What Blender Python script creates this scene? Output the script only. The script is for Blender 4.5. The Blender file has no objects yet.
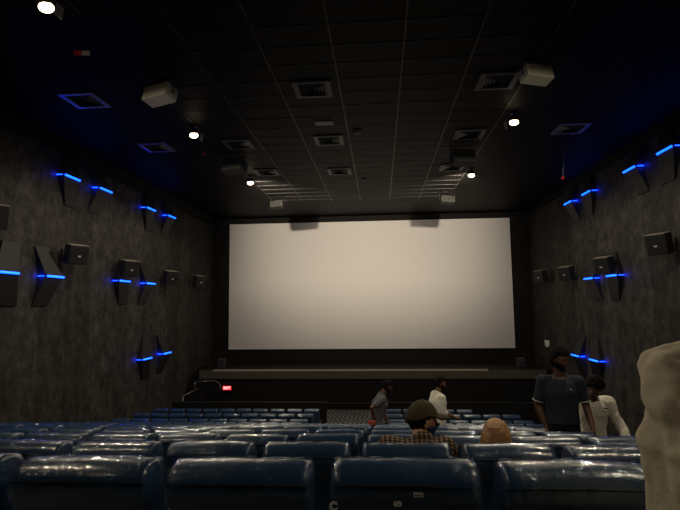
import bpy, bmesh, math, random
from mathutils import Vector, Matrix, noise
random.seed(7)
R = math.radians
S = bpy.context.scene
C = S.collection

# ---------------------------------------------------------------- camera
FPX = 505.0
def _frame(vx, vy, slope):
    y = Vector((vx-340, -(vy-255), -FPX)).normalized()
    u = y.cross(Vector((1, slope, 0))).normalized()
    if u.y < 0: u = -u
    return y.cross(u), y, u
CX, CY, CU = _frame(380, 305, .0117)
RW = Matrix((CX, CY, CU))
cam_d = bpy.data.cameras.new('camera'); cam = bpy.data.objects.new('camera', cam_d); C.objects.link(cam)
cam_d.sensor_fit = 'HORIZONTAL'; cam_d.sensor_width = 36; cam_d.lens = FPX/680*36
cam_d.clip_start = .05; cam_d.clip_end = 100
cam.matrix_world = RW.to_4x4()
S.camera = cam

# ---------------------------------------------------------------- world, exposure
w = bpy.data.worlds.new('world'); S.world = w; w.use_nodes = True
w.node_tree.nodes['Background'].inputs[0].default_value = (.01, .01, .012, 1)
w.node_tree.nodes['Background'].inputs[1].default_value = .3
S.view_settings.view_transform = 'Standard'; S.view_settings.look = 'None'
S.view_settings.exposure = .28; S.view_settings.gamma = 1; S.view_settings.use_curve_mapping = False

LAMPS = [(-4.54, 6.3), (-4.44, 11.64), (-4.3, 16.5), (3.12, 6.3), (3.17, 11.6), (3.05, 16.4), (-4.45, 1.2), (3.15, 1.0), (-4.45, -2.6), (3.15, -2.6)]
CZ = 4.4                      # ceiling height above the lens
LX, RX = -8.2, 7.1            # side walls
SY = 24.5                     # screen wall
LAMP_W = {0: 260, 1: 330, 2: 1750, 3: 230, 4: 280, 5: 1750, 6: 120, 7: 170, 8: 22, 9: 22}
for i, (x, y) in enumerate(LAMPS):
    l = bpy.data.lights.new('lamp_light', 'SPOT'); l.energy = LAMP_W[i]; l.color = (1, .86, .64); l.shadow_soft_size = .07
    l.spot_size = R(84 if i in (2, 5) else 168); l.spot_blend = 1 if i in (2, 5) else .3
    o = bpy.data.objects.new('lamp_light', l); C.objects.link(o); o.location = (x, y, 4.08)
    o.rotation_euler = (R(86 if i in (2, 5) else 10), 0, {2: R(-11), 5: R(9)}.get(i, 0))
    if i in (2, 5):                # the same bare bulb also shines down over the seats
        l2 = l.copy(); l2.energy = 300; l2.spot_size = R(165); l2.spot_blend = .3
        o2 = bpy.data.objects.new('lamp_light', l2); C.objects.link(o2); o2.location = (x, y, 4.08)

# ---------------------------------------------------------------- helpers
def at(x, y, Y=None, X=None, Z=None):
    r = RW @ Vector((x-340, -(y-255), -FPX))
    k = Y/r.y if Y is not None else X/r.x if X is not None else Z/r.z
    return r*k
def mat(name, col, rough=.6, metal=0, spec=.5, bump=None, coat=0, emit=None, es=1, var=None):
    m = bpy.data.materials.new(name); m.use_nodes = True
    nt = m.node_tree; b = nt.nodes['Principled BSDF']
    b.inputs['Base Color'].default_value = (*col, 1); b.inputs['Roughness'].default_value = rough
    b.inputs['Metallic'].default_value = metal; b.inputs['Specular IOR Level'].default_value = spec
    b.inputs['Coat Weight'].default_value = coat; b.inputs['Coat Roughness'].default_value = .07
    if emit: b.inputs['Emission Color'].default_value = (*emit, 1); b.inputs['Emission Strength'].default_value = es
    tc = nt.nodes.new('ShaderNodeTexCoord')
    if bump:
        sc, st = bump
        n = nt.nodes.new('ShaderNodeTexNoise'); n.inputs['Scale'].default_value = sc; n.inputs['Detail'].default_value = 5
        nt.links.new(tc.outputs['Object'], n.inputs['Vector'])
        bp = nt.nodes.new('ShaderNodeBump'); bp.inputs['Strength'].default_value = st; bp.inputs['Distance'].default_value = .02
        nt.links.new(n.outputs['Fac'], bp.inputs['Height']); nt.links.new(bp.outputs['Normal'], b.inputs['Normal'])
        if coat: nt.links.new(bp.outputs['Normal'], b.inputs['Coat Normal'])
    if var:                       # (other colour, scale)
        c2, sc = var
        n = nt.nodes.new('ShaderNodeTexNoise'); n.inputs['Scale'].default_value = sc; n.inputs['Detail'].default_value = 8
        nt.links.new(tc.outputs['Object'], n.inputs['Vector'])
        rp = nt.nodes.new('ShaderNodeValToRGB'); rp.color_ramp.elements[0].position = .35; rp.color_ramp.elements[1].position = .68
        rp.color_ramp.elements[0].color = (*col, 1); rp.color_ramp.elements[1].color = (*c2, 1)
        nt.links.new(n.outputs['Fac'], rp.inputs['Fac']); nt.links.new(rp.outputs['Color'], b.inputs['Base Color'])
    return m

def link_mesh(name, bm, m, parent=None, smooth=True):
    bmesh.ops.recalc_face_normals(bm, faces=bm.faces)
    me = bpy.data.meshes.new(name); bm.to_mesh(me); bm.free()
    for p in me.polygons: p.use_smooth = smooth
    for q in (m if isinstance(m, (list, tuple)) else [m]): me.materials.append(q)
    o = bpy.data.objects.new(name, me); C.objects.link(o)
    if parent: o.parent = parent
    return o
def box(bm, c, s, rot=None, bev=0):
    r = bmesh.ops.create_cube(bm, size=1)
    M = Matrix.Translation(c) @ (rot.to_4x4() if rot else Matrix.Identity(4)) @ Matrix.Diagonal((*s, 1))
    bmesh.ops.transform(bm, matrix=M, verts=r['verts'])
    if bev:
        es = list({e for v in r['verts'] for e in v.link_edges})
        bmesh.ops.bevel(bm, geom=es, offset=bev, segments=2, affect='EDGES', profile=.6)
def bx(name, c, s, m, parent=None, rot=None, bev=0, smooth=False):
    bm = bmesh.new(); box(bm, c, s, rot, bev); return link_mesh(name, bm, m, parent, smooth)
def cyl(bm, p0, p1, r0, r1=None, n=12):
    p0, p1 = Vector(p0), Vector(p1); d = p1-p0
    q = d.to_track_quat('Z', 'Y').to_matrix().to_4x4()
    bmesh.ops.create_cone(bm, cap_ends=True, segments=n, radius1=r0, radius2=r0 if r1 is None else r1, depth=d.length,
                          matrix=Matrix.Translation((p0+p1)/2) @ q)
def tube(bm, pts, r, n=10):
    for a, b in zip(pts, pts[1:]): cyl(bm, a, b, r, n=n)
    for p in pts[1:-1]: bmesh.ops.create_uvsphere(bm, u_segments=n, v_segments=6, radius=r, matrix=Matrix.Translation(p))
def prism(bm, poly, a, b):
    """poly: list of 3-D points (planar); extruded by vector from offset a to b"""
    A = [bm.verts.new(Vector(p)+Vector(a)) for p in poly]; B = [bm.verts.new(Vector(p)+Vector(b)) for p in poly]
    n = len(poly); bm.faces.new(A); bm.faces.new(B[::-1])
    for i in range(n): bm.faces.new((A[i], B[i], B[(i+1) % n], A[(i+1) % n]))
def tag(o, label=None, cat=None, group=None, kind=None):
    if label: o['label'] = label
    if cat: o['category'] = cat
    if group: o['group'] = group
    if kind: o['kind'] = kind
    return o
def thing(name, label, cat, loc=(0, 0, 0), rz=0, group=None):
    o = bpy.data.objects.new(name, None); o.empty_display_size = .1; C.objects.link(o)
    o.location = loc; o.rotation_euler = (0, 0, rz); return tag(o, label, cat, group)
def struct(o): o['kind'] = 'structure'; return o
def copy_tree(o, parent=None):
    c = o.copy(); C.objects.link(c); c.parent = parent
    for ch in list(o.children): copy_tree(ch, c)
    return c

# ---------------------------------------------------------------- materials
def wall_material():
    m = mat('brown_concrete_wallcovering', (.1, .1, .1), .75, spec=.25); nt = m.node_tree; b = nt.nodes['Principled BSDF']
    L = nt.links; N = nt.nodes.new
    tc = N('ShaderNodeTexCoord')
    n1 = N('ShaderNodeTexNoise'); n1.inputs['Scale'].default_value = 3.2; n1.inputs['Detail'].default_value = 12; n1.inputs['Roughness'].default_value = .72
    mp = N('ShaderNodeMapping'); mp.inputs['Scale'].default_value = (1, 1, .85)
    L.new(tc.outputs['Object'], mp.inputs[0]); L.new(mp.outputs[0], n1.inputs['Vector'])
    r1 = N('ShaderNodeValToRGB'); r1.color_ramp.elements[0].position = .40; r1.color_ramp.elements[1].position = .66
    r1.color_ramp.elements[0].color = (.020, .0185, .016, 1); r1.color_ramp.elements[1].color = (.068, .062, .054, 1)
    L.new(n1.outputs['Fac'], r1.inputs['Fac'])
    n2 = N('ShaderNodeTexNoise'); n2.inputs['Scale'].default_value = 6; n2.inputs['Detail'].default_value = 8; n2.inputs['Roughness'].default_value = .8
    L.new(mp.outputs[0], n2.inputs['Vector'])
    r2 = N('ShaderNodeValToRGB'); r2.color_ramp.elements[0].position = .3; r2.color_ramp.elements[0].color = (.45, .45, .45, 1); r2.color_ramp.elements[1].position = .7; r2.color_ramp.elements[1].color = (1.3, 1.3, 1.3, 1)
    L.new(n2.outputs['Fac'], r2.inputs['Fac'])
    # vertical strips of wallcovering, each a little different along the hall
    sx = N('ShaderNodeSeparateXYZ'); L.new(tc.outputs['Object'], sx.inputs[0])
    mu = N('ShaderNodeMath'); mu.operation = 'MULTIPLY'; mu.inputs[1].default_value = 1/1.06; L.new(sx.outputs['Y'], mu.inputs[0])
    fl = N('ShaderNodeMath'); fl.operation = 'FLOOR'; L.new(mu.outputs[0], fl.inputs[0])
    wn = N('ShaderNodeTexWhiteNoise'); wn.noise_dimensions = '1D'; L.new(fl.outputs[0], wn.inputs['W'])
    mr = N('ShaderNodeMapRange'); mr.inputs['To Min'].default_value = .7; mr.inputs['To Max'].default_value = 1.15; L.new(wn.outputs['Value'], mr.inputs['Value'])
    fr = N('ShaderNodeMath'); fr.operation = 'FRACT'; L.new(mu.outputs[0], fr.inputs[0])
    lt = N('ShaderNodeMath'); lt.operation = 'GREATER_THAN'; lt.inputs[1].default_value = .03; L.new(fr.outputs[0], lt.inputs[0])
    mr2 = N('ShaderNodeMapRange'); mr2.inputs['To Min'].default_value = .62; L.new(lt.outputs[0], mr2.inputs['Value'])
    def mul(a, b_):
        x = N('ShaderNodeVectorMath'); x.operation = 'MULTIPLY'; L.new(a, x.inputs[0]); L.new(b_, x.inputs[1]); return x.outputs[0]
    c = mul(mul(mul(r1.outputs[0], r2.outputs[0]), mr.outputs[0]), mr2.outputs[0])
    L.new(c, b.inputs['Base Color'])
    bp = N('ShaderNodeBump'); bp.inputs['Strength'].default_value = .35; bp.inputs['Distance'].default_value = .03
    L.new(n2.outputs['Fac'], bp.inputs['Height']); L.new(bp.outputs[0], b.inputs['Normal'])
    return m
def carpet_material():
    m = mat('patterned_carpet', (.1, .1, .1), .95, spec=.1); nt = m.node_tree; b = nt.nodes['Principled BSDF']; L = nt.links; N = nt.nodes.new
    tc = N('ShaderNodeTexCoord'); sx = N('ShaderNodeSeparateXYZ'); L.new(tc.outputs['Object'], sx.inputs[0])
    def ma(op, a, b_=None, v=None):
        x = N('ShaderNodeMath'); x.operation = op; L.new(a, x.inputs[0])
        if b_ is not None: L.new(b_, x.inputs[1])
        elif v is not None: x.inputs[1].default_value = v
        return x.outputs[0]
    pp = ma('PINGPONG', ma('MULTIPLY', sx.outputs['Y'], v=1.0), v=.55)
    ph = ma('ADD', sx.outputs['X'], ma('MULTIPLY', pp, v=.45))
    s = ma('SINE', ma('MULTIPLY', ph, v=2*math.pi/.17))
    rp = N('ShaderNodeValToRGB'); rp.color_ramp.elements[0].position = .42; rp.color_ramp.elements[1].position = .6
    rp.color_ramp.elements[0].color = (.02, .019, .021, 1); rp.color_ramp.elements[1].color = (.20, .195, .19, 1)
    mr = N('ShaderNodeMapRange'); mr.inputs['From Min'].default_value = -1; L.new(s, mr.inputs['Value']); L.new(mr.outputs[0], rp.inputs['Fac'])
    L.new(rp.outputs[0], b.inputs['Base Color'])
    return m
M_wall = wall_material(); M_carpet = carpet_material()
M_black = mat('black_paint', (.006, .006, .006), .8, spec=.2)
M_dark = mat('dark_masking_cloth', (.010, .009, .009), .85, spec=.2, bump=(3, .3))
M_ceil = mat('black_ceiling_tile', (.0035, .0034, .0032), .6, spec=.1, bump=(40, .1))
M_grid = mat('dark_grid_bar', (.040, .038, .038), .45, metal=.3)
M_screen = mat('screen_cloth', (.63, .61, .61), .75, spec=.2)
M_stage = mat('olive_stage_board', (.07, .062, .045), .6, spec=.3, var=((.055, .048, .035), 3))
M_nosing = mat('pale_stage_edge', (.34, .30, .22), .5)
M_metal = mat('brushed_metal', (.35, .34, .32), .35, metal=.9)
M_lampbody = mat('lamp_housing', (.03, .03, .03), .4, metal=.4)
M_bulb = mat('lamp_glow', (1, .9, .75), .4, emit=(1, .76, .45), es=6)
M_blue = mat('blue_led_tube', (.02, .08, .9), .3, emit=(.004, .04, 1.0), es=6)
M_bluecore = mat('blue_led_core', (.1, .4, 1), .3, emit=(.003, .075, 1.0), es=4.5)
M_panel = mat('black_panel_lacquer', (.010, .0095, .010), .55, spec=.25)
M_spk = mat('black_speaker_cabinet', (.018, .017, .017), .5, bump=(60, .1))
M_spktop = mat('pale_speaker_top', (.30, .26, .20), .7, var=((.22, .19, .15), 6))  # mottled tan, paler than the rest of the cabinet
M_badge = mat('silver_badge', (.75, .75, .75), .3, metal=.6)
M_greybox = mat('pale_speaker_box', (.85, .82, .66), .5, bump=(30, .1))
M_boxfront = mat('pale_speaker_grille', (.6, .58, .48), .6, bump=(120, .3))
M_leather = mat('navy_leatherette', (.015, .043, .095), .34, spec=.4, bump=(34, .12), coat=.6)
M_leather2 = mat('navy_leatherette_side', (.013, .022, .042), .5, spec=.4, bump=(18, .2), coat=.3)
M_plastic_dark = mat('black_plastic', (.012, .012, .013), .45)
M_white = mat('white_ink', (.75, .75, .72), .6)
M_red = mat('red_plastic', (.7, .03, .02), .5)
def wrap_material():
    m = bpy.data.materials.new('clear_plastic_wrap'); m.use_nodes = True; nt = m.node_tree; nt.nodes.clear(); N = nt.nodes.new; L = nt.links
    out = N('ShaderNodeOutputMaterial'); mx = N('ShaderNodeMixShader'); tr = N('ShaderNodeBsdfTransparent'); gl = N('ShaderNodeBsdfGlossy')
    gl.inputs['Roughness'].default_value = .06; gl.inputs['Color'].default_value = (.68, .82, 1, 1)
    tc = N('ShaderNodeTexCoord'); n = N('ShaderNodeTexNoise'); n.inputs['Scale'].default_value = 18; n.inputs['Detail'].default_value = 4; n.inputs['Distortion'].default_value = 1.2
    L.new(tc.outputs['Object'], n.inputs['Vector']); bp = N('ShaderNodeBump'); bp.inputs['Strength'].default_value = .6; bp.inputs['Distance'].default_value = .02
    L.new(n.outputs['Fac'], bp.inputs['Height']); L.new(bp.outputs[0], gl.inputs['Normal'])
    lw = N('ShaderNodeLayerWeight'); lw.inputs['Blend'].default_value = .28; L.new(bp.outputs[0], lw.inputs['Normal'])
    mr = N('ShaderNodeMapRange'); mr.inputs['To Min'].default_value = .02; mr.inputs['To Max'].default_value = .40; L.new(lw.outputs['Facing'], mr.inputs['Value'])
    L.new(mr.outputs[0], mx.inputs['Fac']); L.new(tr.outputs[0], mx.inputs[1]); L.new(gl.outputs[0], mx.inputs[2]); L.new(mx.outputs[0], out.inputs[0])
    return m
M_wrap = wrap_material()

# ---------------------------------------------------------------- the hall
PX = .554                      # seat pitch
ROWS = [(1.70, -.50), (2.83, -.745), (3.94, -.975), (5.08, -1.215), (6.22, -1.445), (7.35, -1.695), (8.48, -1.95), (9.60, -2.19), (10.75, -2.45),
        (12.65, -2.85), (13.80, -3.03), (15.05, -3.145), (16.45, -3.285)]
ROWS = [(y, z-.022) for y, z in ROWS]
SH = 1.05
floors = []                    # (y0, y1, z)
edge = [-4.2] + [y-.06 for y, z in ROWS[1:]] + [21.7]
for i, (y, z) in enumerate(ROWS):
    floors.append([edge[i], edge[i+1], z-SH])
bm = bmesh.new()
for y0, y1, z in floors: box(bm, ((LX+RX)/2, (y0+y1)/2, (z-5.2)/2), (RX-LX, y1-y0, z+5.2))
struct(link_mesh('floor', bm, M_carpet, smooth=False))
ZF = floors[-1][2]
struct(bx('ceiling', ((LX+RX)/2, 10.3, CZ+.1), (RX-LX+.4, 29.4, .2), M_ceil))
struct(bx('wall_left', (LX-.1, 10.3, -.2), (.2, 29.4, 9.9), M_wall))
struct(bx('wall_right', (RX+.1, 10.3, -.2), (.2, 29.4, 9.9), M_wall))
struct(bx('wall_back', ((LX+RX)/2, -4.3, -.2), (RX-LX, .2, 9.9), M_black))
struct(bx('wall_front', ((LX+RX)/2, SY+.25, -.2), (RX-LX, .2, 9.9), M_dark))
struct(bx('trim_1', (LX+.04, 10.3, 4.2), (.08, 29, .4), M_black))
struct(bx('trim_2', (RX-.04, 10.3, 4.28), (.08, 29, .24), M_black))
bm = bmesh.new()               # ceiling grid
gx = [-.73+1.22*k for k in range(-3, 4)]
for x in gx: box(bm, (x, 12.2, CZ-.004), (.026, 17.4, .012))
y = 3.6
while y < 20.9:
    box(bm, ((gx[0]+gx[-1])/2, y, CZ-.003), (gx[-1]-gx[0], .012, .008)); y += .65
struct(link_mesh('trim_3', bm, M_grid, smooth=False))
# masking round the screen (black cloth borders) and the screen
SX0, SX1, SZ0, SZ1 = -7.42, 6.27, -2.08, 4.10
bm = bmesh.new()
box(bm, ((SX0+SX1)/2, SY+.06, SZ1+.13), (RX-LX, .12, .26)); box(bm, ((SX0+SX1)/2, SY+.06, SZ0-.33), (RX-LX, .12, .66))
struct(link_mesh('trim_4', bm, M_dark, smooth=False))
bm = bmesh.new()
box(bm, ((LX+SX0)/2, SY+.06, 1), (SX0-LX, .12, 6.2)); box(bm, ((RX+SX1)/2, SY+.06, 1), (RX-SX1, .12, 6.2))
struct(link_mesh('trim_5', bm, M_dark, smooth=False))
scr = thing('projection_screen', 'large blank off-white cinema screen on the far wall above the stage', 'screen', ((SX0+SX1)/2, SY, SZ0))
bx('screen_sheet', (0, .03, (SZ1-SZ0)/2), (SX1-SX0, .05, SZ1-SZ0), M_screen, scr, bev=.0)
bm = bmesh.new(); W2 = (SX1-SX0)/2; HH = SZ1-SZ0
for c, s in (((0, 0, -.02), (2*W2+.12, .09, .05)), ((0, 0, HH+.02), (2*W2+.12, .09, .05)), ((-W2-.03, 0, HH/2), (.05, .09, HH)), ((W2+.03, 0, HH/2), (.05, .09, HH))):
    box(bm, c, s)
link_mesh('screen_frame', bm, M_black, scr, False)
# stage
st = thing('stage', 'low dark stage platform with a pale front edge under the screen', 'stage', ((LX+RX)/2, 21.7, ZF))
zs = at(350, 369.5, Y=21.7).z-.02
bx('stage_deck', (.0, 1.4, zs-ZF-.14), (15.1, 2.7, .26), M_black, st)
bx('fascia', (0, .03, zs-ZF-.19), (14.6, .05, .36), M_stage, st)
bx('nosing', ((at(213, 370, Y=21.7).x+at(488, 370, Y=21.7).x)/2-(LX+RX)/2, .02, zs-ZF-.01), (at(488, 370, Y=21.7).x-at(213, 370, Y=21.7).x, .08, .07), M_nosing, st)
bx('stage_front', (0, .14, (zs-ZF-.3)/2), (15.1, .1, zs-ZF-.3), M_black, st)
bx('kick_strip', (0, .06, .25), (15.1, .02, .02), M_stage, st)
# parapet before the first row
pr_ = thing('parapet_wall', 'long low plain black wall in front of the right seat block', 'low wall', (3.55, 18.2, ZF))
bx('wall_body', (0, 0, .47), (6.9, .12, .94), M_black, pr_); bx('top_cap', (0, 0, .95), (6.9, .14, .02), M_black, pr_)
pa = thing('parapet_wall', 'long low black wall with a thin rail in front of the left seat block', 'low wall', (-4.75, 18.2, ZF))
bx('wall_body', (0, 0, .47), (5.6, .12, .94), M_black, pa); bx('top_rail', (0, 0, .955), (5.6, .05, .025), mat('rail_grey', (.05, .045, .04), .4, metal=.5), pa)
# monitors on the stage
for (px, lab) in ((222, 'small grey box speaker at the left end of the stage'), (521, 'small grey box speaker at the right end of the stage')):
    p = at(px, 367, Y=22.6)
    t = thing('stage_speaker', lab, 'speaker', (p.x, 22.6, zs))
    bx('cabinet', (0, 0, .2), (.3, .34, .38), mat('dull_grey', (.045, .044, .042), .6), t, bev=.015)
    bx('grille', (0, -.172, .2), (.25, .012, .32), M_spk, t); bx('foot', (0, 0, .01), (.26, .3, .02), M_black, t)
# exit sign
p = at(227, 388, Y=21.55)
ex = thing('exit_sign', 'small glowing red exit sign on the dark stage front', 'exit sign', tuple(p))
bx('sign_case', (0, .03, 0), (.40, .06, .20), M_black, ex, bev=.01)
bx('sign_face', (0, -.004, 0), (.36, .012, .16), mat('red_sign_glow', (.5, .01, .01), .4, emit=(1, .015, .02), es=1.6), ex)
def text(name, s, size, m, parent, loc, rot, ext=.002):
    cu = bpy.data.curves.new(name, 'FONT'); cu.body = s; cu.size = size; cu.align_x = 'CENTER'; cu.align_y = 'CENTER'; cu.extrude = ext
    cu.offset = .002
    o = bpy.data.objects.new(name, cu); C.objects.link(o)
    bpy.context.view_layer.update(); dg = bpy.context.evaluated_depsgraph_get(); me = bpy.data.meshes.new_from_object(o.evaluated_get(dg))
    bpy.data.objects.remove(o); me.materials.clear(); me.materials.append(m)
    n = bpy.data.objects.new(name, me); C.objects.link(n); n.parent = parent; n.location = loc; n.rotation_euler = rot; return n
text('lettering', 'EXIT', .15, mat('sign_letter_glow', (1, .8, .8), .4, emit=(1, .55, .55), es=1.6), ex, (0, -.014, 0), (R(90), 0, 0))
# handrails by the stage steps
bm = bmesh.new()
q = [at(183, 399, Y=20.2), at(183, 396, Y=20.2), at(199, 388, Y=20.9)]
tube(bm, [q[0]-Vector((0, 0, .5)), q[1], q[2]], .016)
h1 = link_mesh('handrail', bm, M_metal)
bm = bmesh.new(); q = [at(195, 382, Y=21), at(215, 380.5, Y=21.3), at(220, 384, Y=21.3)]
tube(bm, [q[0], q[1], q[2], q[2]-Vector((0, 0, .25))], .016); cyl(bm, q[0], q[0]-Vector((0, 0, .3)), .016)
h2 = link_mesh('handrail', bm, M_metal)
stp = thing('stage_steps', 'dark steps with two thin metal handrails at the left end of the stage', 'steps', (-7.75, 21.6, ZF))
for k in range(5): bx('step', (0, -.15-.28*k, (5-k)*.13), (.8, .28, (5-k)*.26), M_black, stp)
for h in (h1, h2): h.parent = stp; h.location = (7.75, -21.6, -ZF)
# little light on the low wall
p = at(201.5, 399, Y=21.6)
t = thing('step_light', 'tiny warm light low on the stage front below the handrail', 'light', (p.x, 21.66, p.z))
bx('housing', (0, 0, 0), (.16, .05, .10), M_lampbody, t); bx('lens', (0, -.03, 0), (.13, .012, .07), mat('dim_warm_glow', (.6, .45, .3), .5, emit=(.8, .5, .3), es=.5), t)
p = at(547, 343, X=RX-.03)
t = thing('wall_sign', 'tiny white sign on the right wall just beside the screen', 'sign', (p.x, p.y, p.z))
bx('plate', (0, 0, 0), (.03, .5, .22), M_white, t); bx('bracket', (0, .05, -.14), (.03, .16, .08), M_white, t)

# ---------------------------------------------------------------- ceiling fittings
def vent(x, y, lab):
    t = thing('ceiling_vent', lab, 'air vent', (x, y, CZ), 0, 'square air vents in the ceiling')
    mm = M_ventm if 'tinted blue' in lab else M_vent
    bm = bmesh.new(); s = .33
    for c, d in (((0, s, -.015), (2*s+.1, .1, .03)), ((0, -s, -.015), (2*s+.1, .1, .03)), ((s, 0, -.015), (.1, 2*s-.1, .03)), ((-s, 0, -.015), (.1, 2*s-.1, .03))): box(bm, c, d)
    link_mesh('frame', bm, mm, t, False)
    bm = bmesh.new()
    for k, r in enumerate((.27, .20, .13, .06)):
        z = -.03+.006*k
        for sx, sy in ((1, 0), (-1, 0), (0, 1), (0, -1)):
            rot = Matrix.Rotation(R(35)*(1 if sy else 1)*(sy or 0), 3, 'X') @ Matrix.Rotation(-R(35)*sx, 3, 'Y')
            box(bm, (sx*r, sy*r, z), (.05 if sx else 2*r, .05 if sy else 2*r, .004), rot)
    link_mesh('louvres', bm, M_ventd, t, False)
    return t
M_ventm = mat('satin_vent_frame', (.5, .5, .55), .3, metal=.9); M_vent = mat('grey_vent', (.11, .11, .115), .5); M_ventd = mat('dark_vent_louvre', (.035, .035, .035), .5)
VL = 'square ceiling air vent, '
for x, y, l in ((-1.28, 9.84, 'the large near one in the middle bay, above all others'), (-1.27, 13.05, 'in the middle bay just beyond the white access plate'), (-1.24, 16.2, 'the far one of the middle bay'),
                (-3.74, 13.1, 'on the left, between the left lamps'), (-3.62, 16.04, 'far left, above the far left lamp'), (2.39, 12.99, 'on the right, near the right speaker box'), (2.40, 16.16, 'far right, above the far right lamp'),
                (2.4, 9.84, 'near right, before the pale speaker box'),
                (-6.15, 9.88, 'high over the left wall panels, tinted blue, the nearer'), (-6.04, 13.1, 'high over the left wall panels, tinted blue, the farther'), (4.9, 12.82, 'over the right wall panels, tinted blue')): vent(x, y, VL+l)
t = thing('access_plate', 'small pale rectangular plate on the ceiling between two vents', 'ceiling plate', (-1.27, 11.78, CZ))
bx('plate', (0, 0, -.01), (.44, .26, .02), mat('pale_plate', (.38, .38, .42), .5), t, bev=.004); bx('latch', (.12, -.08, -.024), (.04, .02, .01), M_vent, t)
for x, y, l in ((-.5, 12.44, 'round white smoke detector on the ceiling, the nearer one'), (-.47, 17.36, 'round white smoke detector on the ceiling, the farther one')):
    t = thing('smoke_detector', l, 'smoke detector', (x, y, CZ), 0, 'smoke detectors on the ceiling')
    bm = bmesh.new(); cyl(bm, (0, 0, 0), (0, 0, -.03), .12, .11, 24); link_mesh('base', bm, mat('detector_white', (.32, .32, .34), .5), t)
    bm = bmesh.new(); cyl(bm, (0, 0, -.03), (0, 0, -.06), .08, .06, 20); link_mesh('sensor_cap', bm, M_vent, t)
def flood(x, y, lab):
    t = thing('ceiling_lamp', lab, 'lamp', (x, y, CZ), 0, 'warm lamps hanging under the ceiling')
    bm = bmesh.new(); cyl(bm, (0, 0, 0), (0, 0, -.03), .07, n=16); cyl(bm, (0, 0, -.03), (0, 0, -.10), .015); link_mesh('ceiling_mount', bm, M_lampbody, t)
    bm = bmesh.new(); cyl(bm, (0, 0, -.10), (0, 0, -.20), .085, .10, 20); link_mesh('housing', bm, M_lampbody, t)
    bm = bmesh.new(); bmesh.ops.create_uvsphere(bm, u_segments=20, v_segments=12, radius=.085, matrix=Matrix.Translation((0, 0, -.235)) @ Matrix.Diagonal((1.25, 1, .8, 1)))
    b = link_mesh('bulb', bm, M_bulb, t); b.visible_shadow = True
    s = 1 if x < 0 else -1
    bx('side_flap', (s*.19, 0, -.30), (.012, .16, .16), mat('flap_metal', (.5, .45, .38), .5), t, Matrix.Rotation(R(12*s), 3, 'Y'))
    return t
LL = ['left row of ceiling lamps, the nearest, in the top left corner', 'left row of ceiling lamps, the middle one', 'left row of ceiling lamps, the one nearest the screen',
      'right row of ceiling lamps, the nearest, at the top edge', 'right row of ceiling lamps, the middle one, beside a pale speaker box', 'right row of ceiling lamps, the one nearest the screen',
      'left ceiling lamp over the camera', 'right ceiling lamp over the camera', 'left ceiling lamp behind the camera', 'right ceiling lamp behind the camera']
for (x, y), l in zip(LAMPS, LL): flood(x, y, 'warm bright lamp, '+l)
def ceil_speaker(x, y, rz, lab, s=1., m1=None, m2=None, z=4.14, roll=0):
    t = thing('ceiling_speaker', lab, 'speaker', (x, y, CZ), rz, 'box speakers hung under the ceiling')
    rot = Matrix.Rotation(R(roll), 3, 'Y') @ Matrix.Rotation(R(-14), 3, 'X')
    c = Vector((0, 0, z-CZ)); 
    bx('cabinet', c, (.62*s, .30*s, .28*s), m1 or M_greybox, t, rot, bev=.012)
    bx('grille', c+rot @ Vector((0, -.157*s, 0)), (.56*s, .015, .25*s), m2 or M_boxfront, t, rot)
    bm = bmesh.new(); tube(bm, [c+Vector((-.335*s, 0, .0)), Vector((-.335*s, 0, -.01)), Vector((.335*s, 0, -.01)), c+Vector((.335*s, 0, 0))], .012, 8)
    cyl(bm, c+Vector((-.335*s, 0, 0)), c+Vector((-.30*s, 0, 0)), .02); cyl(bm, c+Vector((.335*s, 0, 0)), c+Vector((.30*s, 0, 0)), .02)
    link_mesh('bracket', bm, M_lampbody, t)
ceil_speaker(-4.21, 9.22, R(-22), 'pale box speaker hung under the ceiling, the near left one', 1.0)
ceil_speaker(2.92, 9.1, R(20), 'pale box speaker hung under the ceiling, the near right one', .88)
M_gd = mat('dim_grey_box', (.09, .088, .085), .6)
ceil_speaker(-4.25, 14.45, R(-16), 'grey box speaker hung above the far left lamp', 1.1, M_gd, M_gd)
ceil_speaker(2.45, 14.4, R(16), 'grey box speaker hung above the far right lamp', 1.1, M_gd, M_gd)
ceil_speaker(-4.04, 19.8, R(-10), 'dark box speaker hung just before the screen, left one', .9, M_spk, M_spk, 4.07, -5)
ceil_speaker(2.71, 19.8, R(10), 'dark box speaker hung just before the screen, right one', .9, M_spk, M_spk, 4.07, 5)
p = at(82, 52, Z=CZ-.12)
t = thing('ceiling_sign', 'small red and white sign hung under the dark ceiling at upper left', 'sign', (p.x, p.y, CZ), R(8))
bx('red_half', (-.07, 0, -.14), (.12, .02, .08), M_red, t); bx('white_half', (.065, 0, -.14), (.13, .02, .075), M_white, t)
bm = bmesh.new(); cyl(bm, (0, 0, 0), (0, 0, -.1), .006); link_mesh('hanger', bm, M_lampbody, t)
for (px, py0, py1, l) in ((563, 150, 178, 'red tipped white cord hanging from the ceiling on the right'), (204, 150, 154, 'red tipped short cord hanging beside the middle left lamp')):
    p0 = at(px, py0, Z=CZ); p1 = at(px, py1, Y=p0.y)
    t = thing('hanging_cord', l, 'cord', (p0.x, p0.y, CZ))
    d = Vector((p1.x-p0.x, 0, p1.z-CZ))
    bm = bmesh.new(); tube(bm, [(0, 0, 0), d*.4+Vector((.02, 0, 0)), d], .012, 8); link_mesh('cord', bm, mat('cord_white', (.28, .27, .25), .5), t)
    bm = bmesh.new(); bmesh.ops.create_uvsphere(bm, u_segments=12, v_segments=8, radius=.05, matrix=Matrix.Translation(d)); link_mesh('red_tip', bm, M_red, t)

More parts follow.
